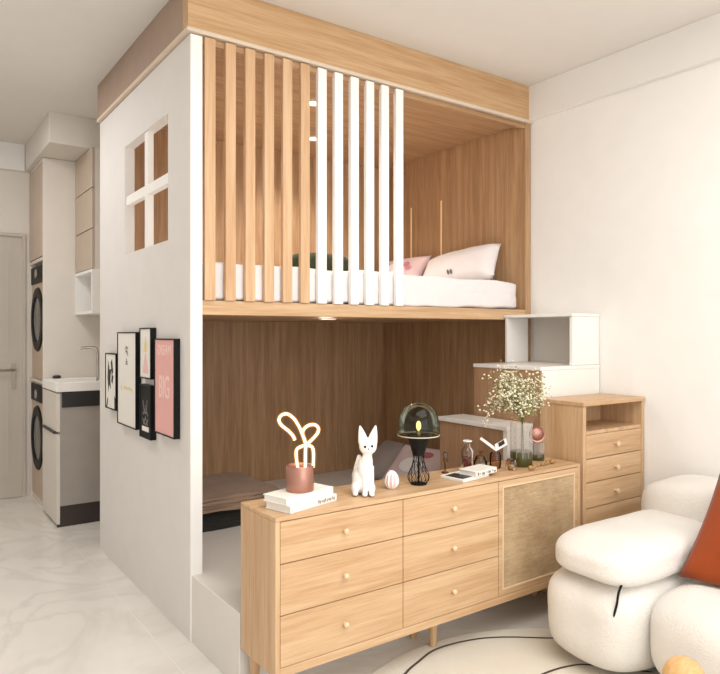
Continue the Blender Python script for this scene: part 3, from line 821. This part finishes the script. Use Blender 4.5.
# open photo card resting on the tumbler
R2 = Vector((.8171, -.5764, 0)); F2 = Vector((.5764, .8171, 0))
cc = g*0 + Vector((2.235, 2.10, ST+.0765))
t = thing('photo_card', 'small open white card with a dark photo, tilted in a V above the glassware', 'card', cc)
def card_quad(bm, a, b, w, th=.002):
    n = (b-a).cross(w).normalized()*th
    v = [bm.verts.new(x) for x in (a, b, b+w, a+w)]; v2 = [bm.verts.new(x+n) for x in (a, b, b+w, a+w)]
    bm.faces.new(v[::-1]); bm.faces.new(v2)
    for i in range(4): bm.faces.new((v[i], v[(i+1) % 4], v2[(i+1) % 4], v2[i]))
dpt = F2*.055+Vector((0, 0, .045))
bm = BM(); a = cc-R2*.0+Vector((0, 0, 0)); card_quad(bm, a-R2*.075+Vector((0, 0, .055)), a, R2*.012+F2*.03+Vector((0, 0, .004)))
card_quad(bm, a, a+R2*.052+Vector((0, 0, .03)), dpt*.55+R2*.0)
obj('leaves', bm, M['white_post'], t)
bm = BM(); q = a+R2*.014+Vector((0, 0, .012))+dpt*.12-F2*.003+Vector((0, 0, .002)); card_quad(bm, q, q+R2*.026+Vector((0, 0, .015)), dpt*.32, .001)
obj('photo', bm, M['dark'], t)

# ribbed vase and flowers
def ribbed_vase(vb, r, h, hb, lab, name='ribbed_vase'):
    t = thing(name, lab, 'vase', vb)
    bm = BM(); n = 44; rings = []
    for hh in (hb*.6, h):
        rings.append([bm.verts.new(vb+Vector(((r*(1+.07*math.cos(11*2*PI*i/n)))*math.cos(2*PI*i/n), (r*(1+.07*math.cos(11*2*PI*i/n)))*math.sin(2*PI*i/n), hh))) for i in range(n)])
    for i in range(n): bm.faces.new((rings[0][i], rings[0][(i+1) % n], rings[1][(i+1) % n], rings[1][i]))
    obj('ribbed_glass', bm, M['clear_rib'], t)
    bm = BM(); lathe(bm, [(0, .0005), (r*.98, .0005), (r*1.04, .006), (r*1.04, hb*.9), (r*.98, hb), (0, hb)], vb, 36)
    obj('base', bm, M['vase_green'], t, smooth=True, label='olive green base')
    return t
def ribbed_glass():
    m, nt, b = newmat('ribbed_clear_glass')
    setin(b, Roughness=.15); b.inputs['Base Color'].default_value = lin((206, 200, 192))
    tr = nt.nodes.new('ShaderNodeBsdfTransparent'); tr.inputs['Color'].default_value = (.93, .92, .90, 1)
    mx = nt.nodes.new('ShaderNodeMixShader'); mx.inputs[0].default_value = .3
    nt.links.new(tr.outputs[0], mx.inputs[1]); nt.links.new(b.outputs[0], mx.inputs[2])
    nt.links.new(mx.outputs[0], nt.nodes['Material Output'].inputs['Surface'])
    return m
M['clear_rib'] = ribbed_glass()
vb = Vector((2.375, 2.075, ST)); 
ribbed_vase(vb, .048, .20, .068, 'ribbed clear glass vase with olive green base holding the white blossom branch')
v2 = Vector((2.545, 2.125, ST))
t = ribbed_vase(v2, .032, .085, .030, 'small ribbed glass stand with olive base carrying a copper disc, beside the oak chest', 'disc_ornament')
bm = BM(); lathe(bm, [(.031, -.004), (.0385, -.006), (.0385, .006), (.031, .004), (.031, -.004)], (0, 0, 0), 32, 'y')
rz = Matrix.Rotation(-.55, 4, 'Z')
bmesh.ops.transform(bm, matrix=Matrix.Translation(v2+Vector((0, 0, .1235))) @ rz, verts=bm.verts)
obj('ring', bm, M['copper'], t, smooth=True)
bm = BM(); lathe(bm, [(0, -.008), (.018, -.006), (.031, 0), (.018, .006), (0, .008)], (0, 0, 0), 32, 'y')
bmesh.ops.transform(bm, matrix=Matrix.Translation(v2+Vector((0, 0, .1235))) @ rz, verts=bm.verts)
obj('disc', bm, M['copper'], t, smooth=True)

t = thing('blossom_branch', 'airy branch of tiny cream blossoms and green leaves standing in the ribbed vase', 'flowers', vb+Vector((0, 0, .07)))
stems, bl, lf = BM(), BM(), BM()
rnd = random.Random(11)
cl = vb+Vector((-.025, .012, .350))
def blossom(p, r):
    bmesh.ops.create_icosphere(bl, subdivisions=1, radius=r, matrix=Matrix.Translation(p) @ Matrix.Rotation(rnd.random()*3, 4, 'X') @ Matrix.Diagonal((1, .85, .7, 1)))
ends = []
base = vb+Vector((.002, 0, .072))
tube(stems, spline([base, vb+Vector((.004, 0, .17)), vb+Vector((.004, .002, .25))], 4), .0028, 6)
tube(stems, spline([base+Vector((.012, 0, 0)), vb+Vector((.010, 0, .18)), vb+Vector((.012, .004, .26))], 4), .0022, 6)
for i in range(80):
    a = rnd.random()*2*PI; rr = math.sqrt(rnd.random()); z = rnd.uniform(-.085, .095)
    wid = .185*math.sqrt(max(.1, 1-(z/.14)**2))
    e = cl+Vector((wid*rr*math.cos(a)-.01, wid*rr*math.sin(a)*.75, z))
    s0 = vb+Vector((.006, 0, rnd.uniform(.19, .26)))
    mid = s0.lerp(e, .5)+Vector((rnd.uniform(-.02, .02), rnd.uniform(-.02, .02), .015))
    tube(stems, spline([s0, mid, e], 4), .0009, 4); ends.append((s0, mid, e))
for s0, mid, e in ends:
    for k in range(rnd.randint(8, 12)):
        p = mid.lerp(e, rnd.uniform(.2, 1.1))+Vector([rnd.gauss(0, .018) for _ in range(3)])
        blossom(p, rnd.uniform(.0040, .0072))
    for k in range(rnd.randint(12, 18)):
        p = mid.lerp(e, rnd.uniform(-.2, 1))+Vector([rnd.gauss(0, .020) for _ in range(3)])
        d = Vector([rnd.uniform(-1, 1) for _ in range(3)]).normalized(); s = d.cross(Vector((.2, .9, .3))).normalized()
        L = rnd.uniform(.010, .018)
        vv = [lf.verts.new(x) for x in (p, p+d*L*.5+s*L*.22, p+d*L, p+d*L*.5-s*L*.22)]
        lf.faces.new(vv)
# trailing sprig to the left
tr = spline([cl+Vector((-.10, -.0, -.06)), cl+Vector((-.16, .012, -.10)), cl+Vector((-.18, .02, -.15))], 5)
tube(stems, tr, .0008, 4)
for q in tr:
    for k in range(3): blossom(q+Vector([rnd.gauss(0, .006) for _ in range(3)]), rnd.uniform(.003, .005))
obj('stem', stems, M['stem'], t); obj('blossoms', bl, M['blossom'], t); obj('leaves', lf, M['leaf'], t)

# wooden bead garland
bp = [(2.325, 1.978, .0115), (2.352, 1.984, .007), (2.372, 1.998, .007), (2.392, 2.010, .0075), (2.415, 2.014, .0065), (2.44, 2.010, .0075), (2.468, 2.012, .007), (2.495, 2.022, .0085), (2.52, 2.018, .011), (2.545, 2.032, .0115)]
t = thing('bead_garland', 'string of brown wooden beads lying in front of the vase', 'beads', (2.43, 2.0, ST))
for x, y, r in bp:
    bm = BM(); bmesh.ops.create_icosphere(bm, subdivisions=2, radius=r, matrix=Matrix.Translation((x, y, ST+r+.0003)) @ Matrix.Diagonal((1.05, 1.05, .95, 1)))
    obj('bead', bm, M['bead'], t, smooth=True)
bm = BM(); tube(bm, spline([(x, y, ST+r) for x, y, r in bp], 4), .0014, 6); obj('string', bm, M['stem'], t)

# ------------------------------------------------------------------ posters on the cabin side wall
PX = .997
def poster(name, y0, y1, z0, z1, mat, lab, fr=.006):
    """y1 > y0; seen from the hall side the left edge is y1"""
    t = thing(name, lab, 'picture', (1.01, (y0+y1)/2, z0), 'framed posters on the cabin wall')
    bm = B(PX, FX0-.0005, y0, y0+fr, z0, z1)
    box(bm, PX, FX0-.0005, y1-fr, y1, z0, z1); box(bm, PX, FX0-.0005, y0+fr, y1-fr, z0, z0+fr); box(bm, PX, FX0-.0005, y0+fr, y1-fr, z1-fr, z1)
    obj('frame', bm, M['black'], t, .001)
    pr = obj('print', B(PX+.004, FX0-.001, y0+fr, y1-fr, z0+fr, z1-fr), mat, t)
    return t, pr
def flat(polys, y0, y1, z0, z1, lift=.001):
    """polygons in print units (u 0..1 left to right, v 0..1 up) laid on the print"""
    bm = BM()
    for poly in polys:
        a = [bm.verts.new((PX+.004-lift, y1-(y1-y0)*u, z0+(z1-z0)*v)) for u, v in poly]
        b = [bm.verts.new((PX+.0045, y1-(y1-y0)*u, z0+(z1-z0)*v)) for u, v in poly]
        bm.faces.new(a); bm.faces.new(b[::-1])
        for i in range(len(a)): j = (i+1) % len(a); bm.faces.new((a[j], a[i], b[i], b[j]))
    return bm
def stroke(pts, w):
    """thin outline polygon along a polyline"""
    L, R = [], []
    for i, p in enumerate(pts):
        a = pts[max(0, i-1)]; b = pts[min(len(pts)-1, i+1)]
        dx, dy = b[0]-a[0], b[1]-a[1]; d = math.hypot(dx, dy) or 1; nx, ny = -dy/d*w, dx/d*w
        L.append((p[0]+nx, p[1]+ny)); R.append((p[0]-nx, p[1]-ny))
    return L+R[::-1]
q = (3.725, 3.943, .875, 1.187)
t, pr = poster('framed_poster', *q, M['paper'], 'small white poster with black brush-like marks, leftmost of the wall pictures')
obj('black_marks', flat([[(.25, .86), (.38, .70), (.55, .72), (.45, .55), (.5, .36), (.36, .44), (.28, .30), (.2, .55)], [(.5, .84), (.62, .9), (.72, .68), (.6, .6)], [(.6, .62), (.74, .6), (.66, .46), (.55, .5)], [(.05, .02), (.2, .2), (.24, .16), (.16, .02)], [(.82, .26), (.92, .2), (.96, .02), (.84, .02)]], *q), M['ink'], pr)
q = (3.362, 3.695, .814, 1.305)
t, pr = poster('framed_poster', *q, M['paper'], 'largest white poster with small black marks and a gold line of script')
obj('black_marks', flat([stroke([(0.425, 0.813), (0.470, 0.845), (0.530, 0.837), (0.575, 0.821)], .008), stroke([(0.440, 0.789), (0.500, 0.801), (0.560, 0.785)], .008), stroke([(0.500, 0.845), (0.500, 0.765)], .010), stroke([(0.545, 0.781), (0.568, 0.749)], .010),
    stroke([(0.500, 0.721), (0.500, 0.677)], .012), stroke([(0.455, 0.685), (0.545, 0.685)], .007), stroke([(0.448, 0.657), (0.500, 0.669), (0.552, 0.655)], .008)], *q), M['ink_grey'], pr)
obj('gold_script', flat([stroke([(0.200, 0.392), (0.240, 0.432), (0.220, 0.368)], .009), stroke([(0.340, 0.400), (0.370, 0.420), (0.400, 0.392), (0.430, 0.420), (0.460, 0.392), (0.500, 0.420), (0.540, 0.392), (0.580, 0.416), (0.620, 0.392), (0.670, 0.420), (0.720, 0.392), (0.780, 0.408), (0.820, 0.368)], .008)], *q), M['yellow_ink'], pr)
q = (3.130, 3.301, 1.080, 1.325)
t, pr = poster('framed_poster', *q, M['paper'], 'small white poster with yellow and pink pointed shapes, above the black poster')
obj('yellow_shape', flat([[(.5, .84), (.62, .66), (.66, .52), (.36, .52), (.40, .66)]], *q), M['yellow_pale'], pr)
obj('pink_shape', flat([[(.48, .50), (.56, .50), (.78, .14), (.7, .10), (.32, .10), (.25, .16)]], *q), M['pink_ink'], pr)
q = (3.130, 3.301, .792, 1.050)
t, pr = poster('framed_poster', *q, M['paper_black'], 'black poster with pale line drawing and white caption bar, below the smallest coloured one')
obj('line_drawing', flat([stroke([(.28, .70), (.36, .56), (.44, .50)], .018), stroke([(.66, .72), (.62, .58), (.54, .50)], .018), stroke([(.28, .44), (.40, .50), (.5, .46), (.62, .50), (.72, .42)], .018),
    stroke([(.26, .36), (.34, .30), (.44, .34), (.5, .40), (.58, .34), (.66, .30), (.74, .37)], .018), stroke([(.32, .26), (.42, .29), (.5, .25), (.6, .29), (.7, .25)], .014), stroke([(.48, .62), (.5, .52)], .014)], *q), M['ink_grey'], pr)
obj('caption_bar', flat([[(.2, .13), (.8, .13), (.8, .22), (.2, .22)]], *q), M['paper'], pr)
q = (2.811, 3.076, .839, 1.275)
t, pr = poster('framed_poster', *q, M['pink_paper'], 'pink poster with pale lettering reading BIG, rightmost of the wall pictures')
yc, zc = (q[0]+q[1])/2, (q[2]+q[3])/2
bm = text_bm('BIG', .115, lambda x, y, z: (PX+.003-z, yc+.002-x*.80, zc-.005+y*1.25), .001)
obj('lettering', bm, M['letter_pink'], pr)
bm = text_bm('DREAM', .06, lambda x, y, z: (PX+.003-z, yc-x*.92, q[3]-.055+y*1.1), .0)
obj('lettering', bm, M['letter_pink'], pr)

# ------------------------------------------------------------------ rug
RC, RR = Vector((1.80, 1.235, 0)), .855
bm = BM(); lathe(bm, [(0, .0005), (RR-.004, .0005), (RR, .005), (RR-.004, .011), (0, .012)], RC, 96)
rug = tag(obj('round_rug', bm, M['rug'], None, smooth=True), 'round cream rug with thin dark curved lines under the sofa corner', 'rug')
def unfloor(px, py, z=.0125):
    tt = (1.3-z)*664/(py-333); kk = (px-360)/664
    return Vector(((.5764+.8171*kk)*tt, (.8171-.5764*kk)*tt, z))
# world points of the woven lines, extended smoothly past the visible arc
L1 = [Vector((1.46, 1.55, .0122)), Vector((1.515, 1.80, .0122)), Vector((1.595, 1.935, .0122)), Vector((1.76, 2.015, .0122)), Vector((1.94, 2.005, .0122)), Vector((2.09, 1.945, .0122)), Vector((2.26, 1.845, .0122)), Vector((2.42, 1.67, .0122))]
L2 = [Vector((1.62, 1.30, .0122)), Vector((1.76, 1.56, .0122)), Vector((1.94, 1.665, .0122)), Vector((2.12, 1.66, .0122)), Vector((2.27, 1.60, .0122)), Vector((2.42, 1.45, .0122))]
L1 = [unfloor(388, 700)] + [unfloor(*p) for p in ((405, 674), (418, 662), (436.5, 649), (470, 640), (503, 637), (551, 638))] + [Vector((2.42, 1.72, 0))]
L2 = [unfloor(518, 688), ] + [unfloor(*p) for p in ((543, 674), (569, 666), (593, 665))] + [Vector((2.36, 1.42, 0))]
for L in (L1, L2):
    P = spline(L, 8); bm = BM(); w = .0055
    for i in range(len(P)-1):
        a, b = P[i], P[i+1]; d = (b-a).normalized(); n = Vector((-d.y, d.x, 0))*w
        v = [bm.verts.new((x.x, x.y, .0128)) for x in (a+n, a-n, b-n, b+n)]
        bm.faces.new(v)
    bmesh.ops.remove_doubles(bm, verts=bm.verts, dist=.001)
    obj('woven_line', bm, M['rugline'], rug)

# ------------------------------------------------------------------ sofa
t = thing('boucle_sofa', 'cream boucle modular sofa with puffy rounded cushions at the right edge', 'sofa', (2.65, 1.1, 0))
def cushion(name, x0, x1, y0, y1, z0, z1, n, seed, amp=.012, div=26, fn=None):
    bm = BM(); superq(bm, ((x0+x1)/2, (y0+y1)/2, (z0+z1)/2), ((x1-x0)/2, (y1-y0)/2, (z1-z0)/2), n, div, amp, 5, seed, fn)
    return obj(name, bm, M['boucle'], t, smooth=True, auto=False)
cushion('arm_base', 2.105, 3.02, 1.362, 1.79, .02, .378, 4.2, 2)
cushion('seat', 2.14, 2.98, .42, 1.42, .015, .388, 3.6, 6)
cushion('arm_cushion', 2.11, 2.90, 1.36, 1.765, .352, .515, 3.5, 4)
cushion('back_cushion', 2.775, 3.163, .42, 1.785, .30, .652, 4.6, 9)
cushion('back_base', 2.92, 3.16, .42, 1.78, .012, .36, 4, 12)
sp = [unfloor(624, 582, .385), unfloor(621, 600, .3), unfloor(618, 618, .26)]
bm = BM()
P = [Vector((2.172, 1.420, .40)), Vector((2.150, 1.424, .36)), Vector((2.140, 1.425, .32)), Vector((2.135, 1.435, .27)), Vector((2.138, 1.437, .25))]
tube(bm, spline(P, 5), .0045, 8)
obj('strap', bm, M['black'], t, smooth=True, label='black cord strap')
bm = BM(); c0 = P[-1]
tube(bm, [c0+Vector((0, .009*math.cos(2*PI*i/16), -.008+.011*math.sin(2*PI*i/16))) for i in range(16)], .003, 8, True)
obj('strap_ring', bm, M['black'], t, smooth=True, label='black ring at the end of the strap')
# rust pillow
A0 = Vector((2.42, 1.352, .385)); vv = Vector((.36, .02, .36)); uu = Vector((0, -.48, 0))
bm = BM(); pillow(bm, A0+vv/2+uu/2, uu, vv, .13, seed=3, pinch=.05)
tag(obj('throw_pillow', bm, M['rust'], None, smooth=True, auto=False), 'rust brown suede throw pillow leaning on the sofa back', 'pillow')

# wooden ball ornament on a turned stand at the bottom edge
bb = Vector((1.955, 1.075, 0))
t = thing('turned_wood_stand', 'round wooden ball topping a turned stand in front of the sofa, at the bottom edge', 'stand', bb+Vector((0, 0, .012)))
bm = BM(); ellipsoid(bm, bb+Vector((0, 0, .262)), (.06, .06, .058), 32, 20); obj('ball', bm, M['ball'], t, smooth=True)
bm = BM(); lathe(bm, [(0, .0125), (.05, .0125), (.05, .025), (.022, .04), (.018, .12), (.024, .19), (.032, .212), (0, .213)], bb, 28); obj('stem', bm, M['ball'], t, smooth=True)

# ------------------------------------------------------------------ light
def area(name, loc, rot, sx, sy, power, col=(1, .96, .9)):
    l = bpy.data.lights.new(name, 'AREA'); l.shape = 'RECTANGLE'; l.size = sx; l.size_y = sy; l.energy = power; l.color = col
    o = bpy.data.objects.new(name, l); COL.objects.link(o); o.location = loc; o.rotation_euler = rot; return o
def point(name, loc, power, col, r=.03):
    l = bpy.data.lights.new(name, 'POINT'); l.energy = power; l.color = col; l.shadow_soft_size = r
    o = bpy.data.objects.new(name, l); COL.objects.link(o); o.location = loc; return o
area('window_light', (1.0, -2.55, 1.55), (math.radians(90), 0, 0), 3.6, 2.3, 108, (.985, .99, 1))
area('ceiling_fill', (1.3, .2, 2.77), (0, 0, 0), 2.2, 2.2, 84, (1, .995, .985))  # added fill from above
area('hall_fill', (.1, 4.2, 2.77), (0, 0, 0), .5, 1.2, 26, (1, .98, .96))  # added fill that brightens the hall, no fitting seen
for x, y in ((1.89, 3.12), (2.235, 3.69)):
    l = bpy.data.lights.new('cabin_spot', 'SPOT'); l.energy = 52; l.color = (1, .93, .84); l.spot_size = math.radians(130); l.spot_blend = .9; l.shadow_soft_size = .04
    o = bpy.data.objects.new('cabin_spot', l); COL.objects.link(o); o.location = (x, y, 2.545)
point('bunk_light', (1.9, 3.01, 1.33), .6, (1, .88, .74), .04)
point('neon_fill', nb+Vector((0, 0, .2)), .5, (1, .72, .42), .05)

w = bpy.data.worlds.new('world'); scn.world = w; w.use_nodes = True
bg = w.node_tree.nodes['Background']; bg.inputs[0].default_value = (.965, .98, 1, 1); bg.inputs[1].default_value = .85

# ------------------------------------------------------------------ camera
cd = bpy.data.cameras.new('camera'); cam = bpy.data.objects.new('camera', cd); COL.objects.link(cam)
cam.location = (0, 0, 1.3); cam.rotation_euler = (math.radians(90), 0, -math.asin(.5764))
cd.sensor_fit = 'HORIZONTAL'; cd.sensor_width = 36; cd.lens = 36*664/720; cd.shift_y = -4/720; cd.clip_start = .05
scn.camera = cam
scn.view_settings.view_transform = 'Standard'
scn.view_settings.look = 'None'
scn.view_settings.exposure = -.46
